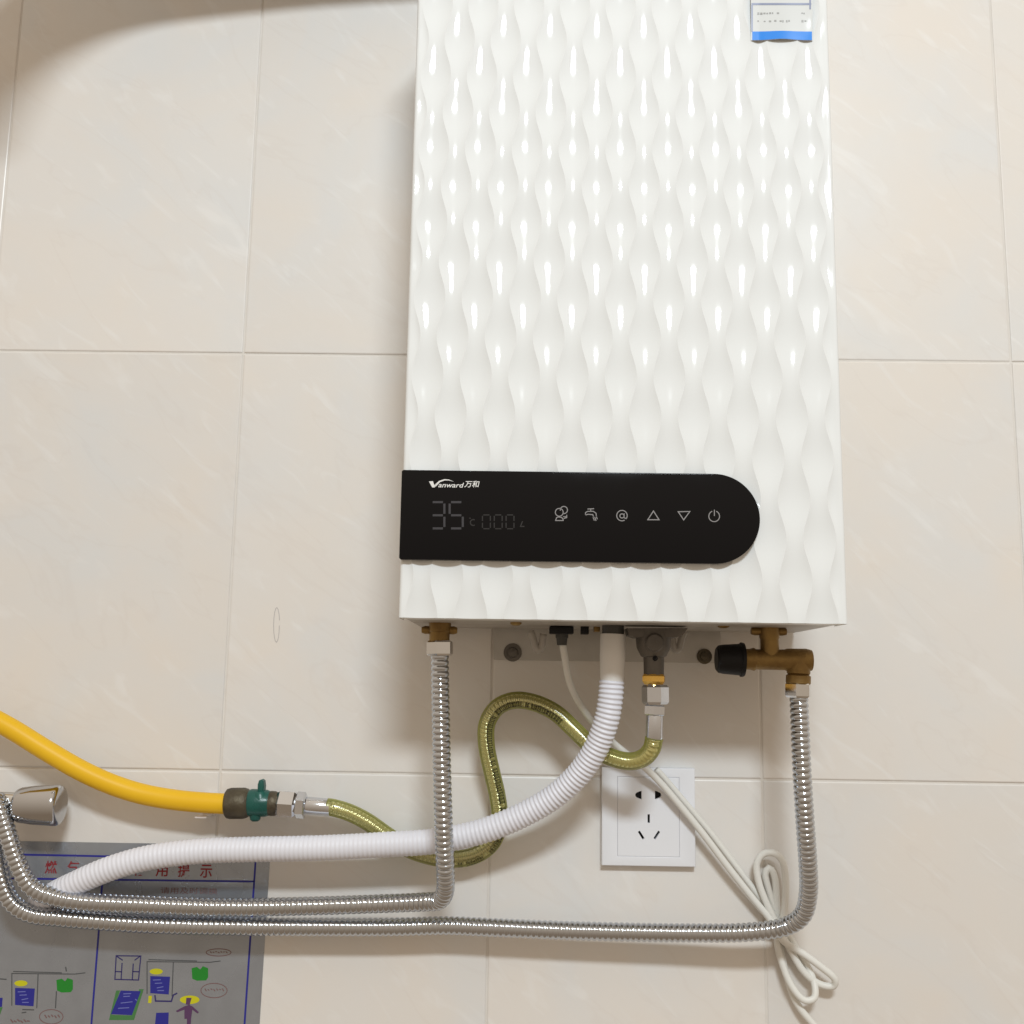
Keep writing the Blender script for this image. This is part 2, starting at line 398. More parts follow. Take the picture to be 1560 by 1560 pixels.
def front_panel():
    a = at(871.7, 633, HD); b = at(1094.6, 633, HD)
    pitch = (b.x-a.x)*1000/3; xA = a.x*1000; zA = (a.z-ZOFF)*1000; pz = 66.0
    A = pitch/12.5; wmax = pitch/2+2*A; DM = 3.25
    kmin = int(math.floor((HX0-xA)/(pitch/2)))-2; kmax = int(math.ceil((HX1-xA)/(pitch/2)))+2
    ts = [-1, -.92, -.8, -.6, -.4, -.2, 0, .2, .4, .6, .8, .92]
    nz = int((HZ1-HZ0)/1.5); zs = np.linspace(HZ0, HZ1, nz+1)
    def ridge(k, z): return xA + (k+.5)*pitch/2 + (-1 if k % 2 == 0 else 1)*A*math.cos(2*PI*(z-zA)/pz)
    E = 2.5; x0, x1 = HX0+E, HX1-E
    verts = []; ncol = None
    for z in zs:
        row = []
        for k in range(kmin, kmax):
            rl, rr = ridge(k-1, z), ridge(k, z); wdt = rr-rl; c = (rl+rr)/2
            for t in ts:
                x = c + t*wdt/2
                h = DM*(wdt/wmax)**1.15*(1-t*t)
                h = max(h, 0)
                row.append((x, h))
        xs = np.array([q[0] for q in row]); hs = np.array([q[1] for q in row])
        h0 = np.interp(x0, xs, hs); h1 = np.interp(x1, xs, hs)
        xc = np.clip(xs, x0, x1); hc = np.where(xs < x0, h0, np.where(xs > x1, h1, hs))
        edge = np.clip(np.minimum(xc-x0, x1-xc)/7.0, 0, 1); fade = 0.25+0.75*edge*edge*(3-2*edge)
        dd = HD - hc*fade
        line = [(HX0, HD-40), (HX0, dd[0]-3.0), (HX0+.45, dd[0]-1.5), (HX0+1.2, dd[0]-.5)] + list(zip(xc, dd)) + \
               [(HX1-1.2, dd[-1]-.5), (HX1-.45, dd[-1]-1.5), (HX1, dd[-1]-3.0), (HX1, HD-40)]
        ncol = len(line)
        verts += [tuple(P(x, z, d)) for x, d in line]
    nr = len(zs)
    i = np.arange(nr-1)[:, None]*ncol; j = np.arange(ncol-1)[None, :]
    F = np.stack([i+j, i+j+1, i+ncol+j+1, i+ncol+j], -1).reshape(-1, 4).tolist()
    bm = bmesh.new(); vs = [bm.verts.new(v) for v in verts]; bm.verts.ensure_lookup_table()
    for f in F: bm.faces.new([vs[q] for q in f])
    # the crests are crisp folds
    for c in range(kmax-kmin):
        col = 4 + c*len(ts)
        for r in range(nr-1):
            e = bm.edges.get((vs[r*ncol+col], vs[(r+1)*ncol+col]))
            if e: e.smooth = False
    bmesh.ops.remove_doubles(bm, verts=bm.verts[:], dist=0.00004)
    bmesh.ops.dissolve_degenerate(bm, dist=0.00002, edges=bm.edges[:])
    bmesh.ops.recalc_face_normals(bm, faces=bm.faces)
    for v in [v for v in bm.verts if not v.link_faces]: bm.verts.remove(v)
    for f in bm.faces: f.smooth = True
    me = bpy.data.meshes.new('front_panel'); bm.to_mesh(me); bm.free()
    # make sure it faces outwards
    if sum(p.normal.y for p in me.polygons) > 0: me.flip_normals()
    return link('front_panel', me, M_white, heater)
front_panel()
box('casing', HX0+1.0, HX1-1.0, HZ0+3.0, HZ1-1.0, 10, HD-5.0, M_case, heater)
box('bottom_lip', HX0+1.5, HX1-1.5, HZ0-0.2, HZ0+2.5, HD-20, HD-4.5, M_case, heater, 0.4)
box('bottom_plate', HX0+4.0, HX1-4.0, HZ0+0.2, HZ0+2.0, 14, HD-21.0, M_under, heater)

# wall bracket showing under the case, with its screws
bl = at(752, 1005, 3); br = at(1098, 1008, 3)
bx0, bx1 = bl.x*1000, br.x*1000; bz0 = (bl.z-ZOFF)*1000
brk = box('wall_bracket', bx0, bx1, bz0, HZ0+40, 0.6, 3.0, M_bracket, heater, 0.5)
def screw(px, py, d, r, parent, m=M_tarn):
    c = at(px, py, d)
    s = lathe('screw', c, c+Vector((0, -.0035, 0)), [(0, r*.001*1.7), (.25, r*.001*1.7), (.3, r*.001), (.8, r*.001*.9), (1, r*.00055)], m, parent, seg=20)
    return s
screw(781, 994, 3.0, 5.0, brk, M_cast); screw(1073, 1000, 3.0, 4.2, brk)

def Bt(px, py, d): return at(px, py, d)
OUT = 92.0                                        # pipe stubs sit this far from the wall
# small screw and clips under the case
for px, py, dd in ((786, 953, 120), (1102, 957, 110)):
    c = at(px, py, dd)
    lathe('case_screw', Vector((c.x, c.y, ZOFF+(HZ0+1)*.001)), c, [(0, .0048), (.6, .0048), (1, .0028)], M_brass, heater, seg=18)

def underside_z(v): return Vector((v.x, v.y, ZOFF + (HZ0+0.5)*.001))
# hot-water stub (left)
c = at(670, 960, OUT); st = at(669, 978, OUT)
lathe('outlet_flange', Vector((c.x-.0155, c.y, c.z)), Vector((c.x+.0150, c.y, c.z)), [(0, .0025), (.1, .0035), (.32, .0032), (.36, .0060), (.64, .0060), (.68, .0032), (.9, .0035), (1, .0025)], M_brass, heater, seg=20)
lathe('outlet_stub', underside_z(c), st, [(0, .0096), (.45, .0096), (.5, .0088), (1, .0088)], M_brass, heater)
# cord gland
c = at(856, 961, 70)
g = box('cord_clip', c.x*1000-11, c.x*1000+10, (c.z-ZOFF)*1000-2.8, (c.z-ZOFF)*1000+3.5, 62, 78, M_blackpl, heater, 0.8)
a = at(856, 964, 70); b = at(856, 983, 70)
lathe('cord_gland', a, b, [(0, .0056), (.4, .0056), (.45, .0049), (1, .0042)], M_darkgrey, heater)
box('connector', (at(885, 962, 70).x*1000), (at(897, 962, 70).x*1000), (at(885, 966, 70).z-ZOFF)*1000, HZ0+1, 60, 72, M_blackpl, heater, 0.5)
box('connector', (at(905, 962, 70).x*1000), (at(914, 962, 70).x*1000), (at(885, 962, 70).z-ZOFF)*1000, HZ0+1, 60, 72, M_brass, heater, 0.5)
# milky drain plugs hanging by the bracket
for px, s in ((817, 1), (1034, -1)):
    q = [at(px-9*s, 962, 60), at(px-5*s, 972, 60), at(px+1*s, 990, 60), at(px+6*s, 990, 60), at(px+11*s, 966, 60)]
    tube('drain_plug', q, .0032, M_clear, heater, ds=.002, seg=12)
# condensate outlet
a = at(934, 955, OUT); b = at(934, 969, OUT)
lathe('drain_outlet', underside_z(a), b, [(0, .0094), (1, .0094)], M_darkgrey, heater)
# gas valve casting
a = at(1000, 958, OUT); b = at(998, 969, OUT)
prism('gas_valve_flange', [at(955, 957, 104), at(1048, 957, 104), at(1040, 968, 104), at(1030, 971, 104), at(968, 971, 104), at(958, 967, 104)], 26, M_cast, heater, 0.8)
cc = at(994, 980, OUT)
lathe('gas_valve_body', at(995, 958, OUT), at(996, 1010, OUT), [(0, .0150), (.2, .0152), (.55, .0145), (.8, .0110), (.84, .0088), (1, .0088)], M_cast, heater)
lathe('gas_valve_cap', Vector((cc.x, cc.y-.010, cc.z)), Vector((cc.x, cc.y-.019, cc.z)), [(0, .0080), (.8, .0080), (1, .0065)], M_cast, heater, seg=24)
screw(998, 1003, OUT+12.0, 1.3, heater, M_blackpl)
lathe('gas_inlet', at(996, 1006, OUT), at(996, 1028, OUT), [(0, .0088), (1, .0086)], M_cast, heater)

# ---- control strip
PD = 175.0
tl = at(612, 715.5, PD); bl = at(608, 852, PD)
cz1 = tl.z; cz0 = bl.z; rr = (cz1-cz0)/2; xr = at(1158, 787, PD).x - rr; xl = tl.x
pts = [Vector((xl, -PD*.001, cz0+.0012)), Vector((xl+.0012, -PD*.001, cz0))]
pts += [Vector((xr+rr*math.sin(t), -PD*.001, (cz0+cz1)/2-rr*math.cos(t))) for t in np.linspace(0, PI, 41)]
pts += [Vector((xl+.0012, -PD*.001, cz1)), Vector((xl, -PD*.001, cz1-.0012))]
strip = prism('control_panel', pts, 6.5, M_black, heater, 0.7)
strip['label'] = 'glossy black rounded control strip with grey touch symbols'
S = PD + 0.05
def sp(px, py): return at(px, py, S)
def arc(cx, cy, r, a0, a1, n=20, ry=None):
    return [sp(cx+r*math.cos(math.radians(t)), cy-(ry or r)*math.sin(math.radians(t))) for t in np.linspace(a0, a1, n)]
# lettering
text('brand_lettering', 'anward', sp(687.3, 739.0), 4.0*0.98, M_logo, strip, shear=0.25, width=20.5, bold=0.012)
text('brand_characters', '万和', sp(719, 737.5), 5.4, M_logo, strip, shear=0.2, width=12.2, bold=0.012)
fill('brand_initial', [[sp(653.5, 733.5), sp(659.5, 733), sp(661.5, 738.8), sp(666, 735.5), sp(662, 742.6), sp(658.5, 742.6)],
                       [sp(661.5, 738.8), sp(669, 732.6), sp(677, 730.0), sp(684, 730.6), sp(691.5, 733.8), sp(684, 731.9), sp(677.5, 731.9), sp(670.5, 734.4), sp(663.5, 741.6)]], M_logo, strip)
# seven-segment digits
def seg7(cx, cy, wdt, hgt, segs, mm, width):
    x0, x1, y0, ym, y1 = cx-wdt/2, cx+wdt/2, cy-hgt/2, cy, cy+hgt/2; g = wdt*.11
    S7 = {'a': ((x0+g, y0), (x1-g, y0)), 'g': ((x0+g, ym), (x1-g, ym)), 'd': ((x0+g, y1), (x1-g, y1)),
          'f': ((x0, y0+g), (x0, ym-g)), 'b': ((x1, y0+g), (x1, ym-g)), 'e': ((x0, ym+g), (x0, y1-g)), 'c': ((x1, ym+g), (x1, y1-g))}
    strokes('display_digit', [[sp(*S7[s][0]), sp(*S7[s][1])] for s in segs], width, mm, strip)
seg7(667, 785, 20, 40, 'abgcd', M_digit, 1.7); seg7(695, 785, 20, 40, 'afgcd', M_digit, 1.7)
for x in (741, 759, 777): seg7(x, 795, 12, 21, 'abcdef', M_digit2, 0.9)
strokes('display_mark', [arc(721, 796, 4.5, 60, 300, 12), [sp(717, 790), sp(715, 789)]], 0.9, M_digit2, strip)
strokes('display_mark', [[sp(796, 794), sp(793, 802), sp(799, 802)]], 0.9, M_digit2, strip)
# touch symbols
LWD = 0.72
strokes('person_symbol', [arc(852, 780.5, 6, 0, 360, 22), arc(859, 777, 5.5, -100, 190, 20),
        [sp(846.5, 792.5), sp(848, 788.5), sp(851, 787.5), sp(856, 788.5), sp(858, 791.8), sp(858, 793), sp(846.5, 793), sp(846.5, 792.5)],
        [sp(858, 787), sp(862, 787.5), sp(863.5, 785), sp(863.5, 788.5), sp(858.5, 790)]], LWD, M_icon, strip)
strokes('tap_symbol', [[sp(895, 775.5), sp(905, 775)], [sp(900, 776), sp(900, 779)], [sp(892, 784.5), sp(892, 781), sp(895, 779), sp(904, 779), sp(908, 782), sp(908.5, 786)],
        [sp(892, 784.5), sp(896, 783.5), sp(903, 784), sp(904, 787)], [sp(903.5, 788), sp(905.5, 793)], [sp(906, 787.5), sp(908, 793.5)], [sp(908.5, 787), sp(910, 791)]], LWD, M_icon, strip)
strokes('circulation_symbol', [arc(947.5, 785.5, 8, -40, 300, 26), arc(947.5, 786, 3.2, 0, 360, 16), [sp(950.8, 782.2), sp(950.8, 788), sp(952.5, 789.8), sp(954.5, 789)]], LWD, M_icon, strip)
strokes('up_symbol', [[sp(995.5, 778.5), sp(986.8, 791.8), sp(1004, 791.8), sp(995.5, 778.5)]], LWD*1.1, M_icon, strip)
strokes('down_symbol', [[sp(1041.5, 792), sp(1033.2, 779.6), sp(1051, 779.2), sp(1041.5, 792)]], LWD*1.1, M_icon, strip)
strokes('power_symbol', [arc(1088, 786.5, 8.2, 112, 428, 28), [sp(1088.3, 776.5), sp(1088.3, 786)]], LWD, M_icon, strip)

# ---- energy label stuck over the crests
def label_sheet(name, x0p, x1p, y0p, y1p, m, parent, lift=0.0, nx=24, ny=18):
    bm = bmesh.new(); g = []
    for j in range(ny+1):
        row = []
        for i in range(nx+1):
            px = x0p+(x1p-x0p)*i/nx; py = y0p+(y1p-y0p)*j/ny
            u = (px-1144)/94.0; v = (py+70)/132.0
            dd = HD + 0.5 + 0.5*math.sin(u*7.6+.5)*(.35+.65*v) + .5*math.exp(-((u-.13)/.05)**2)*v + 0.9*math.exp(-((u-.97)/.06)**2)*math.exp(-((v-.72)/.12)**2)
            py2 = py + (2.6*math.cos((u-.5)*5.2) if False else 0) - 2.2*math.exp(-((u-.5)/.22)**2)*v**6
            row.append(bm.verts.new(at(px, py2, dd+lift)))
        g.append(row)
    for j in range(ny):
        for i in range(nx): bm.faces.new((g[j][i], g[j][i+1], g[j+1][i+1], g[j+1][i]))
    r = bmesh.ops.extrude_face_region(bm, geom=bm.faces[:])
    for v in [q for q in r['geom'] if isinstance(q, bmesh.types.BMVert)]: v.co.y += .00012
    return obj(name, bm, m, parent, auto=60)
lab = label_sheet('energy_label', 1144, 1238, -70, 61.5, M_label, heater)
lab['label'] = 'glossy paper energy label with a bright blue bottom band'
label_sheet('blue_band', 1146, 1237, 48.0, 61.0, M_lblue, lab, .22, 24, 4)
label_sheet('frame_line', 1145, 1236, 4.5, 7.5, M_lline, lab, .22, 24, 1)
label_sheet('frame_line', 1144.6, 1147, 7.5, 48, M_lline, lab, .22, 1, 8)
label_sheet('frame_line', 1233, 1235.5, -60, 14, M_lline, lab, .22, 1, 8)
rs = random.Random(5)
for yy, x0, x1, dens in ((20.5, 1154, 1192, .8), (20, 1221, 1229, .8), (32.5, 1154, 1202, .55), (32, 1221, 1230, .5)):
    x = x0
    while x < x1:
        wv = rs.uniform(1.6, 3.6)
        if rs.random() < dens: label_sheet('small_print', x, x+wv, yy-rs.uniform(.8, 2.0), yy+rs.uniform(.5, 1.8), M_ltext, lab, .22, 1, 1)
        x += wv+rs.uniform(.7, 1.6)

# ---------------------------------------------------------------- exhaust duct above the frame (its shadow falls on the upper left wall)
duct = empty('exhaust_duct', P(330, HZ1, 90), 'foil exhaust duct leaving the heater top, casting the curved shadow upper left', 'duct')
def corr(R, a, p): return lambda s, L: R - a*(1-np.abs(np.sin(PI*s/p)))**1.6
DR = .050
def duct_edge(px, py, DD):            # lower edge of the duct whose shadow falls at this spot of the wall
    q = at(px, py, 0); return q + (LAMP-q)*(DD*.001/-LAMP.y)
edge = [duct_edge(*q) for q in ((560, 4, 110), (480, 9, 110), (400, 17, 112), (310, 27, 118), (230, 39, 128), (160, 60, 148), (100, 92, 178), (60, 126, 210), (25, 168, 245), (-6, 216, 280), (-34, 268, 315))]
mid = []
for k in range(1, len(edge)-1):
    t = (edge[k+1]-edge[k-1]).normalized(); mid.append(edge[k] + Vector((0, 1, 0)).cross(t).normalized()*DR*(1 if Vector((0, 1, 0)).cross(t).z > 0 else -1))
tube('pipe', [P(330, HZ1-1, 90), P(330, HZ1+66, 92), P(322, HZ1+110, 98), P(290, HZ1+136, 106), P(235, HZ1+139, 110)] + mid, corr(DR, .0015, .008), M_alu, duct, ds=.002, seg=28)
lathe('collar', P(330, HZ1-1.5, 90), P(330, HZ1+12, 90), [(0, .055), (.8, .055), (1, .052)], M_alu, duct)

# ---------------------------------------------------------------- steel water hoses
SR = .0079
def steel(s, L): return SR - .0012*(1-np.abs(np.sin(PI*s/.0048)))**1.4
hose_a = empty('steel_hose', at(669, 1000, OUT), 'ribbed stainless hose dropping from left end of heater and turning left', 'hose')
hexnut('nut', at(670, 976, OUT), at(670, 999, OUT), .0118, M_chrome, hose_a, phase=math.radians(8))
tube('pipe', [at(670, 997, OUT), at(670.5, 1040, OUT+1), at(672, 1120, OUT+2), at(674, 1200, OUT+1), at(676.5, 1280, OUT-4), at(678.5, 1330, OUT-12), at(678, 1358, OUT-22), at(668, 1372, OUT-36), at(645, 1374, OUT-44), at(600, 1376, 42), at(480, 1380, 38),
      at(350, 1382, 36), at(220, 1378, 36), at(120, 1373, 38), at(80, 1366, 40), at(48, 1352, 42), at(28, 1318, 44), at(14, 1278, 46), at(2, 1240, 46), at(-8, 1212, 46)], steel, M_steel, hose_a, ds=.0006, seg=22)
hose_b = empty('steel_hose', at(1217, 1060, OUT), 'ribbed stainless hose curving down from the brass valve and running along the bottom', 'hose')
hexnut('nut', at(1216, 1040, OUT), at(1216, 1063, OUT), .0115, M_chrome, hose_b, phase=math.radians(22))
tube('pipe', [at(1217, 1062, OUT), at(1219, 1110, OUT+3), at(1222, 1180, OUT+5), at(1227, 1260, OUT), at(1231, 1320, OUT-10), at(1231.5, 1360, OUT-20), at(1222, 1395, OUT-32), at(1195, 1412, OUT-44), at(1140, 1420, 42), at(1040, 1421, 36), at(880, 1418, 32), at(740, 1412.5, 30),
      at(680, 1410, 30), at(600, 1412, 30), at(480, 1412, 30), at(350, 1411, 30), at(230, 1408, 30), at(150, 1403, 30), at(90, 1398, 30), at(45, 1392, 31), at(18, 1375, 33), at(4, 1345, 35), at(-6, 1290, 36), at(-14, 1230, 38)], steel, M_steel, hose_b, ds=.0006, seg=22)

# ---------------------------------------------------------------- brass safety valve at the right
valve = empty('brass_valve', at(1170, 1005, OUT), 'dull brass valve with black plastic knob under right end of heater', 'valve')
yc = 1005.5
c = at(1172, 962, OUT)
lathe('wing_flange', Vector((c.x-.0155, c.y, c.z)), Vector((c.x+.0145, c.y, c.z)), [(0, .0028), (.1, .0036), (.3, .0034), (.36, .0070), (.64, .0070), (.7, .0034), (.9, .0036), (1, .0028)], M_brass, valve, seg=20)
lathe('stem', Vector((c.x, c.y, ZOFF+(HZ0+.8)*.001)), at(1173, 1000, OUT), [(0, .0085), (.35, .0085), (.42, .0078), (1, .0080)], M_brass, valve)
lathe('body', at(1128, 1004, OUT), at(1236, 1006, OUT), [(0, .0088), (.13, .0088), (.19, .0098), (.22, .0086), (.62, .0088), (.66, .0096), (.93, .0098), (1, .0088)], M_brass, valve)
lathe('elbow', at(1217, 1004, OUT), at(1216, 1042, OUT), [(0, .0098), (.58, .0098), (.62, .0088), (.68, .0104), (.96, .0104), (1, .0098)], M_brass, valve)
lathe('knob', at(1133, 1005, OUT), at(1091, 1004, OUT), [(0, .0142), (.06, .0146), (.12, .0146), (.16, .0134), (.75, .0124), (.92, .0116), (1, .0095)], M_blackpl, valve, seg=36)

# ---------------------------------------------------------------- white drain hose
drain = empty('drain_hose', at(934, 970, OUT), 'white ribbed plastic drain hose sweeping from heater centre down to the left', 'hose')
path = [at(932, 1036, OUT), at(930, 1065, OUT-1), at(924, 1098, OUT-4), at(908, 1140, OUT-12), at(880, 1181, OUT-22), at(842, 1215, OUT-31), at(795, 1242, OUT-38), at(735, 1266, OUT-43), at(665, 1281, OUT-46), at(580, 1287, 44), at(480, 1292, 42), at(380, 1294, 40), at(300, 1297, 39), at(220, 1308, 38),
        at(160, 1326, 36), at(110, 1348, 32), at(84, 1361, 26), at(58, 1376, 18)]
def wrib(s, L): return .0110 - (.00050 + .00065*np.clip(1-(s-.10)/.14, 0, 1))*(0.5+0.5*np.cos(2*PI*s/.0040))
tube('pipe', path, wrib, M_drain, drain, ds=.0006, seg=26)
lathe('cuff', at(934, 966, OUT), at(932, 1042, OUT), [(0, .0104), (.02, .0109), (.5, .0108), (.9, .0100), (1, .0098)], M_cuff, drain)

# ---------------------------------------------------------------- gas hose
gas = empty('gas_hose', at(996, 1060, OUT), 'clear yellow green gas hose looping from heater inlet to the green valve', 'hose')
lathe('union_nut', at(996, 1027, OUT), at(996, 1043, OUT), [(0, .0095), (.2, .0106), (.7, .0106), (1, .0086)], M_brassy, gas, seg=6, auto=15, phase=.2)
hexnut('nut', at(998, 1043.5, OUT), at(998.5, 1073, OUT), .0115, M_nickel, gas, phase=math.radians(-18))
hexnut('nut', at(998, 1074, OUT), at(997.5, 1090, OUT), .0096, M_nickel, gas, phase=math.radians(10))
lathe('ferrule', at(997.5, 1089, OUT), at(996.5, 1127, OUT-1), [(0, .0068), (.05, .0072), (.9, .0073), (1, .0066)], M_nickel, gas)
gp = [at(996.5, 1124, OUT-1), at(993, 1140, OUT-3), at(981, 1154, OUT-10), at(960, 1160, OUT-20), at(935, 1155, 64), at(905, 1140, 56), at(875, 1112, 50), at(845, 1085, 46), at(812, 1070, 42), at(782, 1067, 40), at(757, 1078, 38), at(742, 1102, 36), at(741, 1135, 33), at(749, 1175, 29), at(758, 1215, 25), at(761, 1250, 22), at(752, 1280, 20), at(735, 1297, 20),
      at(710, 1307, 20), at(680, 1308, 20), at(650, 1303, 20), at(620, 1292, 20), at(590, 1273, 22), at(560, 1252, 25), at(535, 1239, 28), at(510, 1231, 30), at(498, 1229, 30)]
core = tube('steel_core', gp, lambda s, L: .0057 - .0012*(.5+.5*np.cos(2*PI*s/.0038)), M_inner, gas, ds=.0005, seg=16)
tube('clear_sleeve', gp, .0077, M_sleeve, gas, ds=.002, seg=24)
lathe('ferrule', at(506, 1230.5, 30), at(465, 1227, 30), [(0, .0066), (.08, .0078), (.92, .0078), (1, .0072)], M_nickel, gas)
hexnut('nut', at(466, 1227, 30), at(451, 1226, 30), .0118, M_nickel, gas, phase=math.radians(25))
hexnut('nut', at(452, 1226, 30), at(423, 1224, 30), .0124, M_nickel, gas, phase=math.radians(5))
# black print along the hose skin
def hose_print():
    b, ss = resample(catmull(gp), .0005); T, N, B = frames(b)
    px = lambda x, y: min(range(len(b)), key=lambda i: (b[i][0]-at(x, y, 40).x)**2+(b[i][2]-at(x, y, 40).z)**2)
    i0, i1 = px(855, 1100), px(690, 1309)
    rr_ = random.Random(11); bm = bmesh.new(); i = i0
    Y = np.array([0, -1.0, 0])
    def pt(k, a):
        n = Y - T[k]*(T[k] @ Y); n /= np.linalg.norm(n); l = np.cross(T[k], n)
        return Vector(b[k] + .00785*(math.cos(a)*n + math.sin(a)*l))
    while i < i1-6:
        wv = rr_.choice((2, 3, 3, 4, 5)); f = (i-i0)/(i1-i0)
        base = -0.50 if f < .62 else -0.50 - (f-.62)*0.6
        hi = rr_.uniform(.26, .38); lo_ = rr_.uniform(.22, .36)
        if rr_.random() < .90 and not (.16 < f < .175):
            q = [pt(i, base-lo_), pt(i+wv, base-lo_), pt(i+wv, base+hi), pt(i, base+hi)]
            bm.faces.new([bm.verts.new(v) for v in q])
        i += wv + rr_.choice((1, 1, 1, 1))
    return obj('printed_marking', bm, M_ink, gas)
hose_print()

# ---------------------------------------------------------------- yellow hose, bronze and green valve
yh = empty('yellow_gas_hose', at(340, 1225, 30), 'thick yellow rubber gas hose entering from the left edge', 'hose')
tube('pipe', [at(-60, 1068, 40), at(-20, 1090, 40), at(20, 1112, 39), at(70, 1143, 37), at(120, 1172, 35), at(165, 1193, 33), at(210, 1208, 31), at(255, 1217, 30), at(300, 1222, 30), at(352, 1225, 30)], .0090, M_yellow, yh, ds=.004, seg=28)
gv = empty('gas_valve', at(395, 1222, 30), 'small green painted gas valve with tarnished bronze collar between two hoses', 'valve')
lathe('collar', at(344, 1224, 30), at(381, 1223.5, 30), [(0, .0110), (.06, .0128), (.2, .0136), (.75, .0136), (.9, .0126), (1, .0110)], M_tarn, gv, seg=18, auto=22)
lathe('body', at(379, 1223, 30), at(414, 1224, 30), [(0, .0112), (.1, .0122), (.4, .0122), (.75, .0118), (1, .0100)], M_green, gv)
lathe('end_cap', at(408, 1224, 30), at(424, 1224, 30), [(0, .0104), (.35, .0110), (.7, .0108), (1, .0094)], M_tarn, gv, seg=20)
prism('handle', [at(391.5, 1212, 37), at(392, 1195, 37), at(394, 1189, 37), at(398, 1187.5, 37), at(401, 1190, 37), at(402, 1198, 37), at(401, 1212, 37)], 9, M_green, gv, 1.6)
lathe('spindle', at(397, 1219, 34), at(396, 1206, 34), [(0, .0075), (.6, .0068), (1, .0050)], M_green, gv, seg=20)
lathe('foot_screw', at(389, 1238, 32), at(388.5, 1251, 32), [(0, .0052), (.8, .0046), (1, .0030)], M_green, gv, seg=14)

clip = empty('hose_clip', at(325, 1225, 2), 'small white wall clip holding the yellow hose beside the valve', 'clip')
c0 = at(311, 1241, 1); c1 = at(331, 1208, 1)
box('base', c0.x*1000, c1.x*1000, (c0.z-ZOFF)*1000, (c1.z-ZOFF)*1000, 0.4, 8, M_clipw, clip, .8)
box('red_tab', c0.x*1000+1, c1.x*1000-4, (at(0, 1213.5, 1).z-ZOFF)*1000, (at(0, 1210, 1).z-ZOFF)*1000, 8.0, 22, M_clipr, clip, .3)
box('jaw', c0.x*1000-1, c1.x*1000-1.5, (at(0, 1240, 20).z-ZOFF)*1000, (at(0, 1236.5, 20).z-ZOFF)*1000, 7.8, 27, M_clipw, clip, .3)

# ---------------------------------------------------------------- chrome tap at the left edge
tap = empty('chrome_tap', at(40, 1226, 34), 'chrome tap handle sticking in from the left edge under the yellow hose', 'tap')
hk = lathe('handle', at(24, 1226.5, 36), at(94, 1227, 36), [(0, .0110), (.04, .0140), (.12, .0155), (.40, .0168), (.86, .0178), (.93, .0175), (.97, .0163), (1, .0130)], M_tapc, tap, seg=40, auto=50)
lathe('stem', at(-40, 1217, 36), at(28, 1220, 36), [(0, .0072), (1, .0072)], M_chrome, tap, seg=24)

# ---------------------------------------------------------------- wall socket with real openings
so = empty('wall_socket', at(988, 1320, 0), 'white square wall socket with two round-pin and three flat-pin slots', 'socket')
a = at(917, 1168.5, 8.5); b = at(1060, 1321, 8.5)
sx0, sx1, sz0, sz1 = a.x*1000, b.x*1000, (b.z-ZOFF)*1000, (a.z-ZOFF)*1000
scx, scz = (sx0+sx1)/2, (sz0+sz1)/2; hs = 28.0
def frame_plate():
    bm = bmesh.new()
    o = [(sx0, sz0), (sx1, sz0), (sx1, sz1), (sx0, sz1)]; i = [(scx-hs, scz-hs-7), (scx+hs, scz-hs-7), (scx+hs, scz+hs+7), (scx-hs, scz+hs+7)]
    V = {}
    for nm, L, d in (('ob', o, 0.4), ('of', o, 8.5), ('if', i, 8.5), ('ib', i, 0.4)): V[nm] = [bm.verts.new(P(x, z, d)) for x, z in L]
    for A, B_ in (('ob', 'of'), ('of', 'if'), ('if', 'ib'), ('ib', 'ob')):
        for k in range(4): bm.faces.new((V[A][k], V[A][(k+1) % 4], V[B_][(k+1) % 4], V[B_][k]))
    bmesh.ops.recalc_face_normals(bm, faces=bm.faces)
    ed = [e for e in bm.edges if all(abs(v.co.y+.0085) < 1e-6 for v in e.verts)]
    ed = [e for e in ed if not (len({v for v in e.verts} & set(V['of'])) == 1)]
    bmesh.ops.bevel(bm, geom=ed, offset=.0009, segments=3, affect='EDGES', profile=.5)
    return obj('plate', bm, M_socket, so, auto=40)
frame_plate()
ins = box('insert', scx-hs+.1, scx+hs-.1, scz-hs-6.9, scz+hs+6.9, 3.0, 8.25, M_socket, None, .35)
box('slot_back', scx-17, scx+17, scz-hs+2, scz+hs-2, 0.6, 1.6, M_dark, so)
def slot_cut(lines):
    bm = bmesh.new()
    for L in lines:
        f = bm.faces.new([bm.verts.new(p) for p in L]); f.normal_update()
    r = bmesh.ops.extrude_face_region(bm, geom=bm.faces[:])
    for v in [g for g in r['geom'] if isinstance(g, bmesh.types.BMVert)]: v.co.y += .012
    bmesh.ops.recalc_face_normals(bm, faces=bm.faces)
    me = bpy.data.meshes.new('cut'); bm.to_mesh(me); bm.free()
    o = bpy.data.objects.new('cut', me); COL.objects.link(o); return o
def rot_slot(px, py, w_, h_, deg):
    c = at(px, py, 10); a = math.radians(deg)
    return [c + Vector((x*math.cos(a)-z*math.sin(a), 0, x*math.sin(a)+z*math.cos(a)))*.001 for x, z in ((-w_/2, -h_/2), (w_/2, -h_/2), (w_/2, h_/2), (-w_/2, h_/2))]
def keyhole(px, py, s):
    c = at(px, py, 10); L = [(s*3.2, 3.6), (s*1.2, 3.6)]
    L = [(s*2.6, 3.7), (s*.9, 3.4)] + [(-s*3.2*math.cos(t), 2.7*math.sin(t)) for t in np.linspace(PI*.42, -PI*.42, 9)] + [(s*.9, -3.4), (s*2.6, -3.7)]
    return [c + Vector((x, 0, z))*.001 for x, z in L]
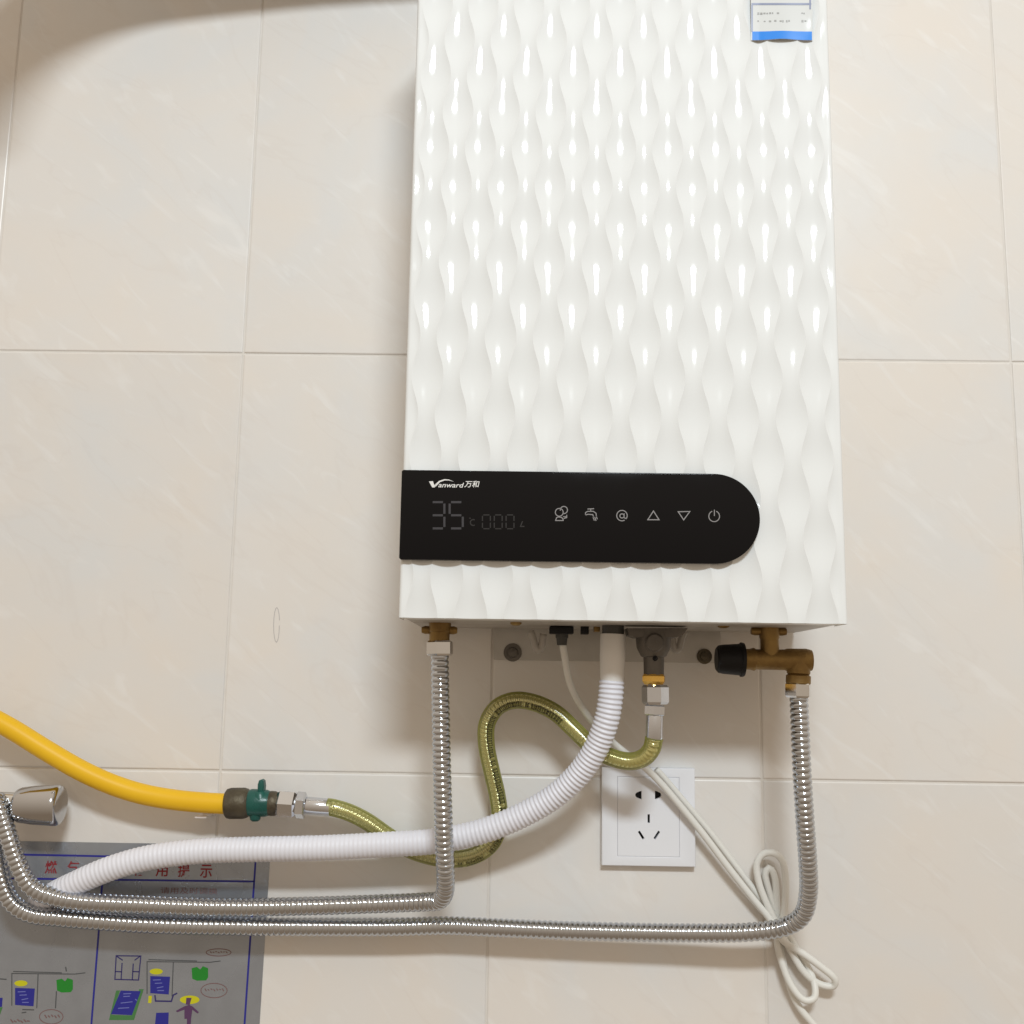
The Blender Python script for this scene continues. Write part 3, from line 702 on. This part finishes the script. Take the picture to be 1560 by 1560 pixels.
cut = slot_cut([rot_slot(988.7, 1247.5, 2.1, 7.6, 0), rot_slot(977.2, 1272.6, 2.1, 8.0, 33), rot_slot(1001, 1272.6, 2.1, 8.0, -33), keyhole(973.5, 1211.5, 1), keyhole(1002.5, 1211.5, -1)])
md = ins.modifiers.new('holes', 'BOOLEAN'); md.operation = 'DIFFERENCE'; md.solver = 'EXACT'; md.object = cut
bpy.context.view_layer.update()
dg = bpy.context.evaluated_depsgraph_get(); nm = bpy.data.meshes.new_from_object(ins.evaluated_get(dg))
ins.modifiers.clear(); ins.data = nm; bpy.data.objects.remove(cut)
nm.materials.clear(); nm.materials.append(M_socket); nm.polygons.foreach_set('use_smooth', [False]*len(nm.polygons))
ins.name = 'insert'; ins.parent = so; ins.matrix_parent_inverse = so.matrix_world.inverted()

# ---------------------------------------------------------------- white power cord, bundled
pc = empty('power_cord', at(1185, 1400, 12), 'white power cord hanging from heater and tied in a loose loop bundle', 'cord')
CR = .0031
tube('cable', [at(857, 980, 70), at(861, 1005, 68), at(868, 1040, 62), at(885, 1075, 52), at(912, 1110, 42), at(945, 1141, 34), at(975, 1163, 26), at(1002, 1188, 21), at(1035, 1226, 18), at(1070, 1269, 16), at(1110, 1322, 14), at(1148, 1370, 12), at(1174, 1402, 12),
      at(1192, 1432, 14), at(1222, 1452, 17), at(1252, 1474, 18), at(1272, 1492, 17), at(1270, 1502, 14), at(1250, 1500, 12), at(1226, 1482, 11), at(1200, 1440, 11), at(1182, 1405, 11), at(1166, 1372, 11), at(1155, 1340, 12), at(1153, 1315, 13), at(1163, 1301, 15), at(1180, 1300, 18), at(1192, 1312, 19), at(1197, 1345, 17), at(1193, 1400, 13),
      at(1184, 1430, 10), at(1194, 1475, 12), at(1209, 1507, 15), at(1226, 1524, 17), at(1240, 1521, 17), at(1242, 1507, 15), at(1234, 1480, 8), at(1204, 1430, 6), at(1184, 1395, 6), at(1170, 1352, 6), at(1166, 1330, 6), at(1172, 1322, 6), at(1179, 1333, 6), at(1183, 1372, 6), at(1186, 1410, 6), at(1192, 1460, 6), at(1212, 1525, 8), at(1240, 1562, 10), at(1290, 1620, 10)],
     CR, M_cord, pc, ds=.003, seg=14)
tube('second_strand', [at(1000, 1172, 15), at(1012, 1185, 13), at(1045, 1224, 11), at(1080, 1266, 9), at(1120, 1318, 7), at(1158, 1368, 6), at(1180, 1398, 6), at(1188, 1420, 5), at(1194, 1436, 5)], .0028, M_cord, pc, ds=.003, seg=14)
lathe('cable_tie', at(1180, 1401, 10), at(1185, 1411, 10), [(0, .0095), (.1, .0100), (.9, .0100), (1, .0095)], M_cord, pc, seg=18)

# ---------------------------------------------------------------- silver safety notice
PDp = 0.7
def pp(px, py, l=0.06): return at(px, py, PDp+l)
tl_, tr_, br_, bl_ = at(-60, 1280, PDp), at(412.5, 1288, PDp), at(393, 1600, PDp), at(-70, 1600, PDp)
notice = prism('safety_notice', [tl_, bl_, br_, tr_], .35, M_foil, None)
tag(notice, 'silver foil safety notice with red characters and small coloured diagrams on wall', 'notice')
strokes('frame_line', [[pp(-40, 1300.5), pp(389, 1309)], [pp(-40, 1337.5), pp(387.5, 1343)], [pp(389.5, 1309), pp(371.5, 1575)], [pp(156, 1340), pp(150, 1425), pp(138, 1575)]], 1.7, M_pblue, notice)
for ch, x, y in zip('燃气安全使用提示', [78+33.7*i for i in range(8)], [1321+.9*i for i in range(8)]):
    text('red_character', ch, pp(x, y, .1), 11.5, M_pred, notice, width=11.0, bold=0.014)
text('small_red_line', '请用及时调换', pp(288, 1357, .1), 5.6, M_ppink, notice, width=52, bold=0.0)
def el(cx, cy, rx, ry, n=24, a0=0): return [pp(cx+rx*math.cos(t), cy+ry*math.sin(t)) for t in np.linspace(2*PI, 0, n, endpoint=False)]
def quad(*q): return [pp(*a) for a in q]
def diagram(dx, dy, full):
    fill('blue_box', [quad((229+dx, 1487+dy), (229+dx, 1513+dy), (257+dx, 1515+dy), (259+dx, 1488+dy))], M_pblue, notice, .02)
    strokes('white_mark', [[pp(233+dx, 1493+dy), pp(245+dx, 1492.5+dy)], [pp(236+dx, 1498+dy), pp(247+dx, 1497.5+dy)], [pp(239+dx, 1505+dy), pp(249+dx, 1503+dy)], [pp(240+dx, 1509+dy), pp(250+dx, 1509+dy)]], .7, M_ppale, notice, .15)
    fill('yellow_flame', [el(238+dx, 1480+dy, 10, 4.5)], M_pyell, notice, .02)
    fill('green_pot', [quad((292+dx, 1475+dy), (293+dx, 1491+dy), (300+dx, 1494+dy), (314+dx, 1493.5+dy), (317+dx, 1489+dy), (317+dx, 1475+dy), (309+dx, 1472+dy), (305+dx, 1477+dy), (300+dx, 1473+dy))], M_pgreen, notice, .02)
    strokes('pipe_line', [[pp(224+dx, 1514+dy), pp(224+dx, 1465+dy), pp(320+dx, 1466+dy), pp(336+dx, 1464+dy)], [pp(264+dx, 1466+dy), pp(262+dx, 1518+dy)], [pp(226+dx, 1462+dy), pp(300+dx, 1464+dy)]], .8, M_pgrey, notice, .0)
    if full:
        for cx, cy, rx, ry in ((333, 1451, 19, 5.5), (326, 1509, 20, 11)): strokes('oval_note', [[*el(cx+dx, cy+dy, rx, ry), el(cx+dx, cy+dy, rx, ry)[0]]], .7, M_ppink, notice)
        strokes('note_print', [[pp(320+dx+4*i, 1449.5+dy+(i % 2)), pp(322.5+dx+4*i, 1452+dy-(i % 3))] for i in range(7)], .8, M_ppink, notice)
        strokes('note_print', [[pp(312+dx+4.4*i, 1506+dy+(i % 2)), pp(314.5+dx+4.4*i, 1510+dy-(i % 3))] for i in range(7)], .8, M_ppink, notice)
diagram(0, 0, True)
diagram(-206, 18, False)
for q in ([pp(86, 1510), pp(84.5, 1536)], [pp(100, 1473), pp(101, 1480)], [pp(34, 1538), pp(52, 1538.5)], [pp(-5, 1491), pp(10, 1492)], [pp(33, 1543), pp(40, 1542)]): strokes('pipe_line', [q], .9, M_pgrey, notice, .02)
strokes('oval_note', [[*el(78, 1549, 18, 11), el(78, 1549, 18, 11)[0]]], .7, M_ppink, notice)
strokes('note_print', [[pp(68+5*i, 1546+(i % 2)), pp(71+5*i, 1551-(i % 3))] for i in range(5)], 1.0, M_ppink, notice)
strokes('note_print', [[pp(16+5*i, 1553+(i % 2)*2), pp(20+5*i, 1558-(i % 3))] for i in range(6)], 1.0, M_ppink, notice)
fill('blue_box', [quad((-14, 1520), (-14, 1534), (3, 1534), (4, 1520))], M_pblue, notice, .02)
fill('green_edge', [quad((-14, 1534.5), (-14, 1548), (0, 1546), (4, 1534.5))], M_pgreen2, notice, .02)
# window, leaflet and person of the right-hand diagram
strokes('window_outline', [[pp(177, 1456), pp(214.5, 1456.5), pp(211, 1493), pp(175, 1492), pp(177, 1456)], [pp(186, 1467), pp(184.5, 1492)], [pp(203, 1468), pp(201.5, 1492.5)], [pp(178, 1457), pp(187, 1463)], [pp(213, 1457), pp(205, 1463)],
         [pp(176, 1480), pp(185, 1480.5)], [pp(202, 1480), pp(212, 1480.5)]], 1.0, M_pnavy, notice)
fill('green_edge', [quad((177, 1509), (166, 1554), (204, 1554), (219, 1507), (212, 1507), (200, 1547), (170, 1546), (183, 1509))], M_pgreen2, notice, .01)
fill('blue_leaflet', [quad((184, 1509), (169, 1545), (201, 1546.5), (214.5, 1510))], M_pblue, notice, .03)
strokes('white_mark', [[pp(188, 1514), pp(200, 1513.5)], [pp(188, 1518), pp(198, 1517.5)], [pp(184, 1528), pp(202, 1526)], [pp(180, 1536), pp(197, 1535)], [pp(206, 1522), pp(209, 1524)]], .7, M_ppale, notice, .2)
strokes('yellow_bar', [[pp(229, 1517), pp(228, 1528)]], 3.0, M_pyell, notice)
strokes('box_outline', [[pp(236, 1516), pp(237, 1525), pp(261, 1525.5), pp(264, 1516), pp(270, 1513)]], 1.3, M_pnavy, notice)
fill('blue_box', [quad((238, 1543), (235, 1572), (256, 1572), (257, 1542.5))], M_pblue, notice, .02)
fill('hat_print', [el(289, 1523, 15, 6.5)], M_pyell, notice, .02)
fill('figure_print', [quad((284, 1520), (283, 1530), (289, 1531), (292, 1520)), quad((281, 1533), (268, 1540), (270, 1542), (281, 1538), (281, 1552), (285, 1552), (284, 1575), (290, 1575), (291, 1552), (293, 1538), (301, 1544), (303, 1542), (293, 1533), (288, 1531))], M_ppurp, notice, .12)
